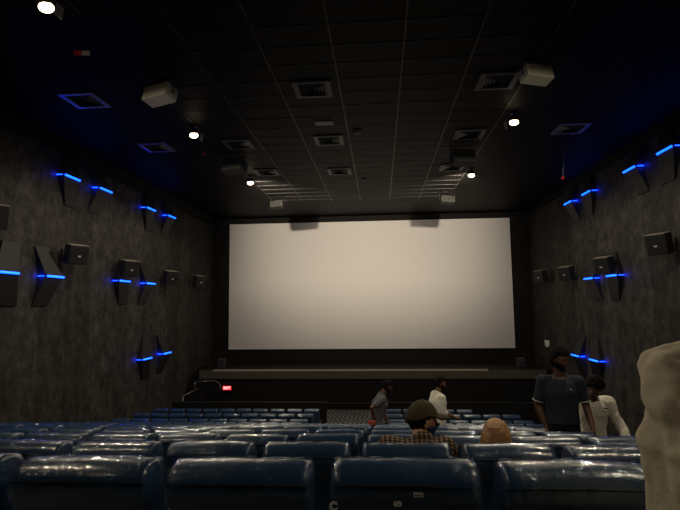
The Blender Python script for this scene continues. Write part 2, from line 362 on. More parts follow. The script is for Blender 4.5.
# ---------------------------------------------------------------- wall speakers
def wall_speaker(x, y, z, lab, grp):
    s = 1 if x < 0 else -1               # points into the hall
    t = thing('wall_speaker', lab, 'speaker', (x, y, z), 0, grp)
    rot = Matrix.Rotation(R(s*(-28)), 3, 'Z') @ Matrix.Rotation(R(s*-10), 3, 'Y').to_3x3()
    rot = Matrix.Rotation(R(-s*30), 3, 'Z') @ Matrix.Rotation(R(s*12), 3, 'Y')
    c = Vector((s*.34, 0, 0))
    bx('cabinet', c, (.30, .50, .50), M_spk, t, rot, bev=.015)
    bx('grille', c+rot @ Vector((s*.156, 0, 0)), (.012, .45, .45), M_plastic_dark, t, rot)
    bx('top_edge', c+rot @ Vector((0, 0, .252)), (.30, .49, .012), M_spktop, t, rot)
    bx('badge', c+rot @ Vector((s*.166, 0, -.03)), (.006, .08, .045), M_badge, t, rot)
    bm = bmesh.new(); box(bm, (s*.02, 0, 0), (.04, .18, .26)); cyl(bm, (s*.03, 0, 0), (s*.22, 0, 0), .03)
    link_mesh('wall_bracket', bm, M_lampbody, t, False)
N4 = ['nearest of the four', 'second from the camera, over a blue-lit panel', 'third from the camera', 'the one nearest the screen']
for i, (y, z) in enumerate(((12.51, 1.40), (15.3, 1.24), (18.45, 1.12), (21.5, 1.12))):
    wall_speaker(LX, y, z, 'black square box speaker on the left wall, '+N4[i], 'surround speakers on the left wall')
for i, (y, z) in enumerate(((12.69, 1.39), (15.75, 1.11), (18.84, 1.06), (21.8, 1.12))):
    wall_speaker(RX, y, z, 'black square box speaker on the right wall, '+N4[i], 'surround speakers on the right wall')
wall_speaker(LX, 9.6, 1.9, 'black square box speaker on the left wall, mostly beyond the left edge', 'surround speakers on the left wall')

# ---------------------------------------------------------------- wall lights: pairs of chevron panels, a blue tube across each fold
def wall_light(x, y, z, outer, lab, grp, h=.72):
    """outer: +1 when the point of the chevron is towards the screen"""
    s = 1 if x < 0 else -1
    t = thing('wall_light', lab, 'wall light', (x, y, z), 0, grp)
    W = .68; k = .28*outer
    for name, sg in (('upper_panel', 1), ('lower_panel', -1)):
        mid = [Vector((s*.20, -W/2+k/2, sg*.02)), Vector((s*.20, W/2+k/2, sg*.02))]
        end = [Vector((s*.035, -W/2*.8-k/2, sg*h)), Vector((s*.035, W/2*.8-k/2, sg*h))]
        bm = bmesh.new(); F = [mid[0], mid[1], end[1], end[0]]
        A = [bm.verts.new(p) for p in F]; B = [bm.verts.new((s*.015, p.y, p.z)) for p in F]
        bm.faces.new(A); bm.faces.new(B[::-1])
        for i in range(4): bm.faces.new((A[i], B[i], B[(i+1) % 4], A[(i+1) % 4]))
        bmesh.ops.bevel(bm, geom=list(bm.edges), offset=.006, segments=1, affect='EDGES')
        link_mesh(name, bm, M_panel, t, False)
    bm = bmesh.new(); a, b = -W/2+k/2, W/2+k/2
    cyl(bm, (s*.225, a+.03, 0), (s*.225, b-.03, 0), .026, n=10); link_mesh('blue_tube', bm, M_bluecore, t)
    for yy in (a-.03, b+.03): bx('end_strip', (s*.10, yy, 0), (.16, .018, .022), M_blue, t)
    for yy in (a-.06, b+.06):
        l = bpy.data.lights.new('tube_glow', 'POINT'); l.energy = 1.1; l.color = (.005, .02, 1); l.shadow_soft_size = .03
        o = bpy.data.objects.new('tube_glow', l); C.objects.link(o); o.parent = t; o.location = (s*.045, yy, 0)
GL, GR = 'blue-lit chevron panels on the left wall', 'blue-lit chevron panels on the right wall'
base = 'blue-lit panel, '
for (y, z, o, l) in ((10.43, .79, -1, 'left wall middle height, nearest, at the left edge'), (11.75, .79, 1, 'left wall middle height, below the nearest speaker'),
                     (15.45, .84, -1, 'left wall middle height, farther pair, nearer half under a speaker'), (17.0, .84, 1, 'left wall middle height, farther pair, half nearer the screen'),
                     (12.55, 3.42, -1, 'left wall high up, nearer pair, the nearer half'), (13.9, 3.46, 1, 'left wall high up, nearer pair, half nearer the screen'),
                     (17.15, 3.46, -1, 'left wall high up, farther pair, the nearer half'), (18.65, 3.5, 1, 'left wall high up, farther pair, half nearer the screen'),
                     (17.15, -1.74, -1, 'left wall low down, the nearer half of the pair'), (18.5, -1.70, 1, 'left wall low down, half nearer the screen')):
    wall_light(LX, y, z, o, base+l, GL)
for (y, z, o, l) in ((12.54, 3.62, -1, 'right wall high up, nearer pair, the nearer half'), (14.0, 3.62, 1, 'right wall high up, nearer pair, half nearer the screen'),
                     (17.2, 3.62, -1, 'right wall high up, farther pair, the nearer half'), (18.57, 3.62, 1, 'right wall high up, farther pair, half nearer the screen'),
                     (15.75, .79, -1, 'right wall middle height, under a speaker box'), (17.15, .79, 1, 'right wall middle height, half nearer the screen'),
                     (17.4, -1.87, -1, 'right wall low down, nearer half, above the stooping man'), (18.7, -1.87, 1, 'right wall low down, half nearer the screen')):
    wall_light(RX, y, z, o, base+l, GR)

# ---------------------------------------------------------------- seats
PROF = [(.11, .34), (.085, .50), (.062, .70), (.050, .86), (.036, .895), (.010, .918), (-.004, .955), (.004, 1.005), (.036, 1.040), (.090, 1.05), (.145, 1.035), (.178, .99),
        (.186, .93), (.180, .89), (.195, .80), (.205, .65), (.215, .50), (.22, .36)]
def back_mesh(off=0., keep=0., crinkle=0., seed=0, nx=18):
    bm = bmesh.new(); cy = sum(p[0] for p in PROF)/len(PROF)
    W = .240+off; rings = []
    ts = [-1, -.994, -.975, -.94] + [-.86+1.72*i/(nx-1) for i in range(nx)] + [.94, .975, .994, 1]
    for u in ts:
        e = max(0, (abs(u)-.92)/.08)
        ins = .026*(1-math.sqrt(max(0, 1-e*e)))
        ring = []
        for i, (y, z) in enumerate(PROF):
            a = Vector(PROF[i-1]); b = Vector(PROF[(i+1) % len(PROF)]); t = (b-a).normalized(); n = Vector((-t.y, t.x))
            if i in (0, len(PROF)-1): n = Vector((-1 if i == 0 else 1, 0))
            q = Vector((y, z)) + n*(off-ins)*1.0
            if keep and i in (0, len(PROF)-1): pass
            sag = -.004*abs(u)**3*(1 if z > .8 else 0)
            v = Vector((u*W, q.x, q.y+sag))
            f = noise.noise(v*6+Vector((seed, 0, 0)))*.006 + (noise.noise(v*27+Vector((seed*3, 5, 0)))*crinkle)
            v += Vector((0, n.x*f, n.y*f)); ring.append(bm.verts.new(v))
        rings.append(ring)
    n = len(PROF)
    for a, b in zip(rings, rings[1:]):
        for i in range(n if not keep else n-1):
            if keep and (PROF[i][1] < keep or PROF[(i+1) % n][1] < keep): continue
            bm.faces.new((a[i], a[(i+1) % n], b[(i+1) % n], b[i]))
    for ring in (rings[0], rings[-1]):
        vs = [v for i, v in enumerate(ring) if not keep or PROF[i][1] >= keep]
        bm.faces.new(vs)
    bmesh.ops.delete(bm, geom=[v for v in bm.verts if not v.link_faces], context='VERTS')
    return bm
def make_seat(seed, far=False):
    t = thing('cinema_seat', 'x', 'seat')
    link_mesh('backrest', back_mesh(seed=seed, nx=6 if far else 14), M_leather, t)
    if not far:
        bm = bmesh.new(); tube(bm, [(-.236, .004, .985), (0, -.002, .989), (.236, .004, .985)], .0035, 8); link_mesh('piping', bm, M_black, t)
    if not far: link_mesh('plastic_cover', back_mesh(.007, .50, .006, seed, nx=40), M_wrap, t)
    else: link_mesh('plastic_cover', back_mesh(.007, .80, .012, seed, nx=14), M_wrap, t)
    bm = bmesh.new(); box(bm, (0, .42, .31), (.46, .44, .12), bev=.045); link_mesh('seat_cushion', bm, M_leather2, t)
    for s in (-1, 1):
        bm = bmesh.new(); box(bm, (s*.258, .36, .60), (.024, .48, .05), bev=.010); box(bm, (s*.258, .36, .30), (.020, .36, .58), bev=.005)
        link_mesh('armrest', bm, M_plastic_dark, t)
    bm = bmesh.new(); box(bm, (0, .36, .13), (.40, .30, .26), bev=.02); link_mesh('base', bm, M_plastic_dark, t)
    return t
protos = [make_seat(k) for k in range(3)]; farp = [make_seat(10+k, True) for k in range(2)]
used = set()
def seat(k, proto, x, y, z, label, grp):
    if proto.name in used: o = copy_tree(proto)
    else: used.add(proto.name); o = proto
    o.location = (x, y, z); o['label'] = label; o['group'] = grp; return o
ORD = ['nearest', 'second', 'third', 'fourth', 'fifth', 'sixth', 'seventh', 'eighth', 'ninth']
NTH = ['first', 'second', 'third', 'fourth', 'fifth', 'sixth', 'seventh', 'eighth', 'ninth', 'tenth', 'eleventh', 'twelfth', 'thirteenth', 'fourteenth', 'fifteenth', 'sixteenth', 'seventeenth', 'eighteenth']
rng = random.Random(3)
rowA = {}
for k, (y, z) in enumerate(ROWS):
    fl = z-SH
    if k < 9:
        right = 1.51 if k else .37
        xs = []; j = 0
        while True:
            x0 = right-PX*j if k else .37+PX*1-PX*j-PX
            if x0+PX/2 < max(-.80*y-.15, -7.5): break
            xs.append(x0); j += 1
        if k == 0: xs = [.345-PX*j for j in range(-1, 5) ]; xs = [x for x in xs]
        for j, x0 in enumerate(xs):
            where = 'rightmost in its row' if j == 0 else NTH[j]+' from the right end'
            lab = 'navy plastic-wrapped seat, rear block, %s row from the camera, %s' % (ORD[k], where)
            pr = protos[(j*2+k) % 3] if k < 6 else farp[(j+k) % 2]
            o = seat(k, pr, x0+PX/2+.003, y+rng.uniform(-.012, .012), fl, lab, 'plastic-wrapped seats of the rear block')
            o.rotation_euler = (0, 0, R(rng.uniform(-.5, .5)))
            if k == 0: rowA[j] = o
    else:
        fr = ['back', 'third', 'second', 'front'][k-9]
        for j in range(10):
            x0 = -2.0-PX*(j+1)+.02
            where = 'on the aisle' if j == 0 else 'by the wall' if j == 9 else NTH[j]+' from the aisle'
            seat(k, farp[(j+k) % 2], x0+PX/2, y, fl, 'navy seat far ahead, left front block, %s row, %s' % (fr, where), 'seats of the left front block')
        nr = 5 if k == 12 else 7
        for j in range(nr):
            x0 = .08+PX*j
            where = 'on the aisle' if j == 0 else 'at the right end' if j == nr-1 else NTH[j]+' from the aisle'
            seat(k, farp[(j+k) % 2], x0+PX/2, y, fl, 'navy seat far ahead, right front block, %s row, %s' % (fr, where), 'seats of the right front block')
# ---------------------------------------------------------------- people
def V(*a): return Vector(a)
def ring_loft(bm, secs, n=20):
    """secs: (centre, lateral vector*rx, front vector*ry); closed with end caps"""
    rs = []
    for c, a, b in secs:
        rs.append([bm.verts.new(Vector(c)+a*math.cos(2*math.pi*i/n)+b*math.sin(2*math.pi*i/n)) for i in range(n)])
    for p, q in zip(rs, rs[1:]):
        for i in range(n): bm.faces.new((p[i], p[(i+1) % n], q[(i+1) % n], q[i]))
    bm.faces.new(rs[0][::-1]); bm.faces.new(rs[-1])
def limb(bm, pts, rs, round_end=True, n=14):
    for i in range(len(pts)-1): cyl(bm, pts[i], pts[i+1], rs[i], rs[i+1], n)
    for i, (p, r) in enumerate(zip(pts, rs)):
        if i == len(pts)-1 and not round_end: continue
        bmesh.ops.create_uvsphere(bm, u_segments=n, v_segments=10, radius=r, matrix=Matrix.Translation(p))
def remeshed(name, bm, m, parent, vox, smooth=6, fold=0, fscale=7, seed=0, after=None):
    me = bpy.data.meshes.new(name); bm.to_mesh(me); bm.free()
    o = bpy.data.objects.new(name, me); C.objects.link(o)
    r = o.modifiers.new('r', 'REMESH'); r.mode = 'VOXEL'; r.voxel_size = vox
    s = o.modifiers.new('s', 'SMOOTH'); s.iterations = smooth; s.factor = .5
    bpy.context.view_layer.update(); dg = bpy.context.evaluated_depsgraph_get()
    m2 = bpy.data.meshes.new_from_object(o.evaluated_get(dg)); bpy.data.objects.remove(o)
    m2.name = name
    if fold:
        nn = [v.normal.copy() for v in m2.vertices]
        for v, k in zip(m2.vertices, nn):
            q = v.co*fscale+Vector((seed, seed, 0)); q.z *= .6
            v.co += k*fold*(noise.noise(q)+.5*abs(noise.noise(q*2.3))-.1)
    for p in m2.polygons: p.use_smooth = True
    m2.materials.clear(); m2.materials.append(m)
    n = bpy.data.objects.new(name, m2); C.objects.link(n); n.parent = parent
    return n
HR = V(.074, .094, .118)
def head_pt(d, off=0.):
    """surface of a head in direction d (unit, +y front)"""
    x, y, z = d
    p = V(x*HR.x, y*HR.y, z*HR.z)
    if z < 0:
        k = min(1, -z); p.x *= 1-.30*k*k-.08*k; 
        if y < 0: p.y *= 1-.55*k
        else: p.y *= 1+.02*k; 
    if z > 0 and y < 0: p.y *= 1.08
    if y > 0:                                   # face
        g = lambda u, w, su, sw: math.exp(-((x-u)/su)**2-((z-w)/sw)**2)
        p.y += .024*g(0, -.20, .13, .16)*1.0 + .010*g(0, -.02, .10, .22)          # nose
        p.y += .007*g(0, .20, .55, .10)                                            # brow
        p.y -= .012*(g(.36, .03, .18, .11)+g(-.36, .03, .18, .11))                 # eye sockets
        p.y += .007*g(0, -.46, .24, .07) + .006*g(0, -.56, .20, .06) - .004*g(0, -.51, .22, .025)  # lips
        p.y += .010*g(0, -.86, .28, .16)                                           # chin
        p.x += .004*x/abs(x or 1)*g(.55*(1 if x > 0 else -1), -.15, .2, .15)
    if off: p += V(x, y, z)*off
    return p
def head_grid(fn, nu=56, nv=40):
    vs = {}
    for j in range(1, nv):
        th = math.pi*j/nv
        for i in range(nu):
            ph = 2*math.pi*i/nu; vs[(i, j)] = V(math.sin(th)*math.cos(ph), math.sin(th)*math.sin(ph), math.cos(th))
    return vs, nu, nv
def head_solid(bm, T):
    vs, nu, nv = head_grid(None); g = {k: bm.verts.new(T @ head_pt(d)) for k, d in vs.items()}
    top = bm.verts.new(T @ head_pt(V(0, 0, 1))); bot = bm.verts.new(T @ head_pt(V(0, 0, -1)))
    for i in range(nu):
        k = (i+1) % nu
        bm.faces.new((top, g[(i, 1)], g[(k, 1)])); bm.faces.new((bot, g[(k, nv-1)], g[(i, nv-1)]))
        for j in range(1, nv-1): bm.faces.new((g[(i, j)], g[(i, j+1)], g[(k, j+1)], g[(k, j)]))
    for s in (-1, 1):                                                               # ears
        e = T @ Matrix.Translation((s*.076, -.008, -.006)) @ Matrix.Rotation(R(-20*s), 4, 'Z') @ Matrix.Diagonal((.010, .020, .033, 1))
        bmesh.ops.create_uvsphere(bm, u_segments=14, v_segments=10, radius=1, matrix=e)
def head_shell(name, T, m, parent, mask, off, thick=.014, rough=.006, sc=28):
    bm = bmesh.new(); vs, nu, nv = head_grid(None, 72, 52)
    ok = {k for k, d in vs.items() if mask(d)}
    def mk(o, nz): return {k: bm.verts.new(T @ (head_pt(vs[k], o+(nz*noise.noise(vs[k]*sc*.3)+.5*nz*noise.noise(vs[k]*sc))))) for k in ok}
    A = mk(off, rough); B = mk(off-thick, 0)
    topd = V(0, 0, 1); F = []
    if mask(topd):
        a = bm.verts.new(T @ head_pt(topd, off)); b = bm.verts.new(T @ head_pt(topd, off-thick))
        for i in range(nu):
            k = (i+1) % nu
            if (i, 1) in ok and (k, 1) in ok: bm.faces.new((a, A[(i, 1)], A[(k, 1)])); bm.faces.new((b, B[(k, 1)], B[(i, 1)]))
    for i in range(nu):
        k = (i+1) % nu
        for j in range(1, nv-1):
            q = [(i, j), (i, j+1), (k, j+1), (k, j)]
            if all(x in ok for x in q): bm.faces.new([A[x] for x in q]); bm.faces.new([B[x] for x in q][::-1])
    bm.normal_update()
    es = [e for e in bm.edges if len(e.link_faces) == 1]
    pair = {A[k]: B[k] for k in ok}; 
    for e in es:
        u, v = e.verts
        if u in pair and v in pair:
            try: bm.faces.new((u, v, pair[v], pair[u]))
            except ValueError: pass
    bmesh.ops.delete(bm, geom=[v for v in bm.verts if not v.link_faces], context='VERTS')
    return link_mesh(name, bm, m, parent)
def sm(a, b, x): t = max(0, min(1, (x-a)/(b-a))); return t*t*(3-2*t)
def hair_mask(d): return d.z > -.50+1.05*sm(-.35, .75, d.y) + (.25 if abs(d.x) > .8 and d.y > -.05 else 0)
def beard_mask(d): return d.y > -.05 and d.z < -.30+.25*sm(.6, 1, abs(d.x)) and not (abs(d.x) < .30 and d.z > -.60 and d.y > .6) or (d.y > .5 and -.40 > d.z > -.46 and abs(d.x) < .4)
def fmask(d): return d.y > .05 and -.95 < d.z < -.08-.1*abs(d.x)
def hand(bm, w, dr, pn, side, curl=30):
    """w wrist, dr direction, pn palm normal, side = thumb direction"""
    dr = dr.normalized(); sd = side - dr*side.dot(dr); sd.normalize(); pn = dr.cross(sd) * (1 if dr.cross(sd).dot(pn) > 0 else -1)
    k = w+dr*.085
    ring_loft(bm, [(w, sd*.024, pn*.017), (w+dr*.03, sd*.034, pn*.016), (w+dr*.07, sd*.041, pn*.014), (k, sd*.038, pn*.012)], 14)
    for i, (o, L) in enumerate(((.030, .072), (.010, .080), (-.011, .074), (-.030, .058))):
        p = w+dr*.078+sd*o; d = dr.copy(); pts = [p]; a = 0
        for f in (.45, .32, .23):
            a += R(curl)*(.6 if f == .45 else 1); d = (dr*math.cos(a)+pn*math.sin(a)).normalized(); pts.append(pts[-1]+d*L*f)
        limb(bm, pts, [.0095, .0090, .0082, .0070], n=8)
    p = w+dr*.025+sd*.028; d1 = (dr*.6+sd*.75+pn*.3).normalized(); d2 = (dr*.85+sd*.25+pn*.45).normalized()
    limb(bm, [p, p+d1*.038, p+d1*.038+d2*.030, p+d1*.038+d2*.052], [.013, .011, .010, .008], n=8)
def person(label, loc, rz, J, head_rot, skin, shirt, trousers, shoe, sleeve='short', sc=1., seed=0, group=None, hem=None, shirt_fold=.012, curl=30, tp=None, fat=1.):
    t = thing('person', label, 'person', loc, rz, group); t.scale = (sc, sc, sc)
    lat = (J['shR']-J['shL']).normalized(); hl = (J['hipR']-J['hipL']).normalized()
    up = (J['neck']-J['waist']).normalized(); fr = up.cross(lat).normalized()
    if fr.dot(V(0, 1, 0)) < -.2: fr = -fr
    fr0 = V(0, 0, 1).cross(hl).normalized()
    if J.get('sit'): fr0 = (V(0, 1, .2)).normalized()
    head_rot = head_rot @ Matrix.Scale(J.get('hs', 1.05), 4); T = Matrix.Translation(J['head']) @ head_rot
    bm = bmesh.new()
    ring_loft(bm, [(J['pelvis']-V(0, 0, .07), hl*.13, fr0*.10), (J['pelvis'], hl*.160, fr0*.108), (J['waist'], lat*.135, fr*.098), (J['chest'], lat*.165, fr*.115),
                   (J['neck']-up*.085, lat*.165, fr*.090), (J['neck']-up*.035, lat*.105, fr*.07), (J['neck'], lat*.058, fr*.056)])
    limb(bm, [J['neck']-up*.06, J['head']+(head_rot @ V(0, -.012, -.05))], [.062, .053])
    head_solid(bm, T)
    for s in 'LR':
        limb(bm, [J['sh'+s], J['el'+s], J['el'+s].lerp(J['wr'+s], .3), J['wr'+s]], [q*J.get('rs', 1) for q in (.050, .040, .040, .027)])
        limb(bm, [J['hip'+s], J['kn'+s], J['kn'+s].lerp(J['an'+s], .3), J['an'+s]], [.082, .055, .054, .038])
        limb(bm, [J['an'+s]+V(0, -.03, -.03), J['an'+s]+V(0, .05, -.035), J['to'+s]], [.036, .036, .028])
        dr = (J['wr'+s]-J['el'+s]); hd = J.get('hd'+s, dr); inw = V(1 if s == 'L' else -1, 0, 0)
        pn = J.get('pn'+s, inw); th = J.get('th'+s, V(0, 1, 0))
        hand(bm, J['wr'+s]+dr.normalized()*.005, hd, pn, th, curl)
    body = remeshed('body', bm, skin, t, .0062, 3)
    # eyes
    for s in (-1, 1):
        bm = bmesh.new(); bmesh.ops.create_uvsphere(bm, u_segments=12, v_segments=8, radius=.0105, matrix=T @ Matrix.Translation((s*.029, .0715, .004)))
        e = link_mesh('eye', bm, M_eye, t)
        bm = bmesh.new(); bmesh.ops.create_uvsphere(bm, u_segments=10, v_segments=6, radius=.0055, matrix=T @ Matrix.Translation((s*.029, .0785, .004)))
        link_mesh('iris', bm, M_iris, e)
    # shirt
    g = .018; bm = bmesh.new(); hz = hem if hem is not None else .06
    secs = [(J['pelvis']-V(0, 0, hz), hl*(.172+g)*fat*J.get('hk', 1), fr0*(.120+g)*fat), (J['pelvis'], hl*(.166+g)*fat*J.get('hk', 1), fr0*(.116+g)*fat), (J['waist'], lat*(.150+g)*fat, fr*(.110+g)*fat), (J['chest'], lat*(.172+g)*fat, fr*(.120+g)*fat),
            (J['neck']-up*.09, lat*(.168+g)*fat**.5, fr*(.092+g)*fat**.5), (J['neck']-up*.035, lat*(.105+g), fr*(.066+g)-up*.02), (J['neck']-up*.008, lat*.068, fr*.066-up*.040)]
    ring_loft(bm, secs, 28)
    for s in 'LR':
        a, b, c = J['sh'+s], J['el'+s], J['wr'+s]; inn = J['neck']-up*.09
        if sleeve == 'short': limb(bm, [a.lerp(inn, .35), a, a.lerp(b, .45), a.lerp(b, .80)], [.070, .068, .062, .066], False)
        elif sleeve == 'elbow': limb(bm, [a.lerp(inn, .35), a, b, b.lerp(c, .25)], [.070, .066, .060, .056], False)
        else: limb(bm, [a.lerp(inn, .35), a, a.lerp(b, .5), b, b.lerp(c, .5), b.lerp(c, .93)], [q*J.get('rs', 1) for q in (.074, .076, .064, .062, .056, .048)], False)
    sh = remeshed('shirt', bm, shirt, t, .0095, 3, shirt_fold, 9, seed)
    # trousers
    bm = bmesh.new()
    ring_loft(bm, [(J['pelvis']-V(0, 0, .10), hl*.14, fr0*.11), (J['pelvis']-V(0, 0, .03), hl*.172, fr0*.120), (J['pelvis']+V(0, 0, .05), hl*.160, fr0*.115)])
    for s in 'LR': limb(bm, [J['hip'+s], J['kn'+s], J['an'+s]+V(0, 0, .03)], [.096, .070, .060], False)
    remeshed('trousers', bm, trousers, t, .012, 3, .010, 8, seed+4)
    for s in 'LR':
        bm = bmesh.new(); a = J['an'+s]; to = J['to'+s]; f = (to-a); f.z = 0; f.normalize(); l2 = V(-f.y, f.x, 0)
        z0 = a.z-.072
        ring_loft(bm, [(V(a.x, a.y, z0+.035)-f*.075, l2*.022, V(0, 0, .024)), (V(a.x, a.y, z0+.045)-f*.05, l2*.040, V(0, 0, .045)), (V(a.x, a.y, z0+.045)+f*.04, l2*.044, V(0, 0, .045)),
                       (V(a.x, a.y, z0+.032)+f*.13, l2*.048, V(0, 0, .032)), (V(a.x, a.y, z0+.022)+f*.185, l2*.030, V(0, 0, .018))], 16)
        link_mesh('shoe', bm, shoe, t)
    # collar: two bent leaves round the neck
    if tp != 'nocollar':
        bm = bmesh.new(); n0 = J['neck']; cols = []
        for i in range(15):
            a = R(-142+284*i/14)-R(90); dd = lat*math.cos(a)*1.0+fr*math.sin(a)
            e = abs(i-7)/7
            hi = n0+up*(.030-.040*e**2)+dd*.066; lo = n0-up*(.012+.075*e**2)+dd*(.092+.018*e)
            cols.append((hi, lo))
        for (h1, l1), (h2, l2_) in zip(cols, cols[1:]):
            q = [bm.verts.new(p) for p in (h1, h2, l2_, l1)]; bm.faces.new(q)
        bmesh.ops.remove_doubles(bm, verts=bm.verts, dist=.0005)
        c = link_mesh('collar', bm, shirt, t); so = c.modifiers.new('s', 'SOLIDIFY'); so.thickness = .005
    return t, T, up, fr, lat
def stand(lean=0, head_fwd=0, tw=0):
    J = dict(pelvis=V(0, 0, .95), waist=V(0, 0, 1.09), chest=V(0, 0, 1.29), neck=V(0, -.012, 1.475), head=V(0, .018+head_fwd, 1.635),
             shL=V(-.185, -.005, 1.40), shR=V(.185, -.005, 1.40), hipL=V(-.085, 0, .91), hipR=V(.085, 0, .91), knL=V(-.10, .02, .49), knR=V(.10, .02, .49),
             anL=V(-.11, -.02, .08), anR=V(.11, -.02, .08), toL=V(-.125, .13, .03), toR=V(.125, .13, .03),
             elL=V(-.235, -.03, 1.12), elR=V(.235, -.03, 1.12), wrL=V(-.245, .05, .875), wrR=V(.245, .05, .875))
    M = Matrix.Translation(V(0, 0, .95)) @ Matrix.Rotation(R(tw), 4, 'Z') @ Matrix.Rotation(R(-lean), 4, 'X') @ Matrix.Translation(V(0, 0, -.95))
    for k in ('waist', 'chest', 'neck', 'head', 'shL', 'shR', 'elL', 'elR', 'wrL', 'wrR'): J[k] = M @ J[k]
    return J
def sit(dz=0, side=0, lean=0):
    J = stand(lean)
    for k in ('waist', 'chest', 'neck', 'head', 'shL', 'shR', 'pelvis'): J[k] = J[k]+V(side*(J[k].z-.95)*1.0, 0, -.95+.47+dz)
    J['elL'] = J['shL']+V(.0, .14, -.23); J['elR'] = J['shR']+V(.0, .14, -.23); J['wrL'] = J['elL']+V(.08, .23, -.03); J['wrR'] = J['elR']+V(-.08, .23, -.03)
    for s, x in (('L', -.1), ('R', .1)):
        J['hip'+s] = V(x, .05, .47); J['kn'+s] = V(x*1.2, .46, .52); J['an'+s] = V(x*1.2, .50, .08); J['to'+s] = V(x*1.3, .65, .03)
    J['sit'] = 1
    return J
def rot(yaw=0, pitch=0, roll=0): return (Matrix.Rotation(R(yaw), 4, 'Z') @ Matrix.Rotation(R(-pitch), 4, 'X') @ Matrix.Rotation(R(roll), 4, 'Y'))
M_eye = mat('eye_white', (.25, .22, .19), .5); M_iris = mat('dark_iris', (.02, .012, .008), .2)
M_skin = mat('brown_skin', (.20, .095, .055), .5, bump=(60, .1)); M_skin2 = mat('dark_brown_skin', (.13, .058, .035), .45, bump=(60, .1)); M_skin3 = mat('warm_skin', (.50, .24, .13), .5)
M_hair = mat('black_hair', (.006, .005, .005), .7, spec=.12, bump=(120, 1.)); M_ginger = mat('thin_ginger_hair', (.26, .105, .035), .55, bump=(140, .3), var=((.58, .33, .14), 11))
M_shoe = mat('black_shoe', (.02, .018, .017), .4)
def cloth(n, c, **k): return mat(n, c, .85, spec=.2, bump=(90, .15), **k)
M_grey = cloth('dark_grey_shirt', (.13, .135, .145)); M_khaki = cloth('khaki_trousers', (.16, .14, .11)); M_wshirt = cloth('white_cotton_shirt', (.86, .82, .70))
M_navy = cloth('navy_polo', (.034, .040, .062)); M_blk = cloth('black_trousers', (.012, .012, .014)); M_cream = cloth('creased_cream_shirt', (.84, .79, .68), var=((.88, .84, .74), 8))
M_beige = cloth('beige_kurta_cotton', (.60, .52, .38), var=((.70, .62, .47), 5)); M_greytr = cloth('grey_trousers', (.13, .12, .115))
def plaid():
    m = cloth('brown_plaid_flannel', (.2, .1, .05)); nt = m.node_tree; b = nt.nodes['Principled BSDF']; N = nt.nodes.new; L = nt.links
    tc = N('ShaderNodeTexCoord'); sx = N('ShaderNodeSeparateXYZ'); L.new(tc.outputs['Object'], sx.inputs[0]); o = []
    for ax, sy in (('X', 0), ('Z', .6)):
        a = N('ShaderNodeMath'); a.operation = 'MULTIPLY'; a.inputs[1].default_value = 1/.031; L.new(sx.outputs[ax], a.inputs[0])
        if ax == 'Z':
            y = N('ShaderNodeMath'); y.operation = 'MULTIPLY_ADD'; y.inputs[1].default_value = 1/.031; L.new(sx.outputs['Y'], y.inputs[0]); L.new(a.outputs[0], y.inputs[2]); a = y
        f = N('ShaderNodeMath'); f.operation = 'FRACT'; L.new(a.outputs[0], f.inputs[0])
        g = N('ShaderNodeMath'); g.operation = 'GREATER_THAN'; g.inputs[1].default_value = .5; L.new(f.outputs[0], g.inputs[0]); o.append(g)
    s = N('ShaderNodeMath'); s.operation = 'ADD'; L.new(o[0].outputs[0], s.inputs[0]); L.new(o[1].outputs[0], s.inputs[1])
    h = N('ShaderNodeMath'); h.operation = 'MULTIPLY'; h.inputs[1].default_value = .5; L.new(s.outputs[0], h.inputs[0])
    rp = N('ShaderNodeValToRGB'); rp.color_ramp.interpolation = 'CONSTANT'; e = rp.color_ramp.elements
    e[0].color = (.27, .19, .12, 1); e[1].position = .75; e[1].color = (.02, .015, .014, 1); x = e.new(.4); x.color = (.085, .055, .036, 1)
    L.new(h.outputs[0], rp.inputs['Fac']); L.new(rp.outputs[0], b.inputs['Base Color']); return m
def fz(y): return next(z for y0, y1, z in floors if y0 <= y < y1)
def hairdo(t, T, m=None, mask=hair_mask, off=.016, rough=.008): return head_shell('hair', T, m or M_hair, t, mask, off, .022, rough)

# man in a dark grey shirt on the aisle, leaning forward with a hand on his hip
J = stand(20, .015); sR = J['shR']
J['elR'] = sR+V(.10, -.25, -.14); J['wrR'] = V(.20, -.05, 1.02); J['hdR'] = V(-.1, .9, -.35); J['thR'] = V(0, 0, 1); J['pnR'] = V(-1, 0, 0)
J['elL'] = J['shL']+V(-.05, .05, -.28); J['wrL'] = J['elL']+V(.06, .08, -.24)
x, y = -.15, 10.46
t, T, up, fr, lat = person('man in a dark grey shirt leaning forward in the aisle, hand at his hip', (x, y, fz(y)), R(-80), J, rot(-16, 30), M_skin2, M_grey, M_khaki, M_shoe, 'short', 1.02, 1, fat=1.15)
hairdo(t, T); P1 = t
head_shell('beard', T, M_hair, t, beard_mask, .003, .008, .003)
rb = bx('red_pouch', (x-.06, y-.26, fz(y)+.96), (.15, .05, .085), mat('orange_red_cloth', (.55, .07, .03), .6), bev=.018); tag(rb, 'small orange-red pouch in the hand of the man in the grey shirt', 'pouch')

# man in a white shirt walking right, arm out over the seats
J = stand(6, .01)
J['elR'] = J['shR']+V(.03, .02, -.28); J['wrR'] = J['elR']+V(.0, .22, -.10); J['hdR'] = V(0, 1, -.25); J['thR'] = V(-1, 0, 0); J['pnR'] = V(0, 0, -1)
x, y = 1.08, 10.46
t, T, up, fr, lat = person('man in a white shirt walking right between the seats, forearm reaching ahead', (x, y, fz(y)), R(-72), J, rot(-18, 8), M_skin, M_wshirt, M_greytr, M_shoe, 'elbow', 1.03, 3, hem=.14, curl=15, fat=1.15)
hairdo(t, T); head_shell('beard', T, M_hair, t, beard_mask, .003, .008, .003)

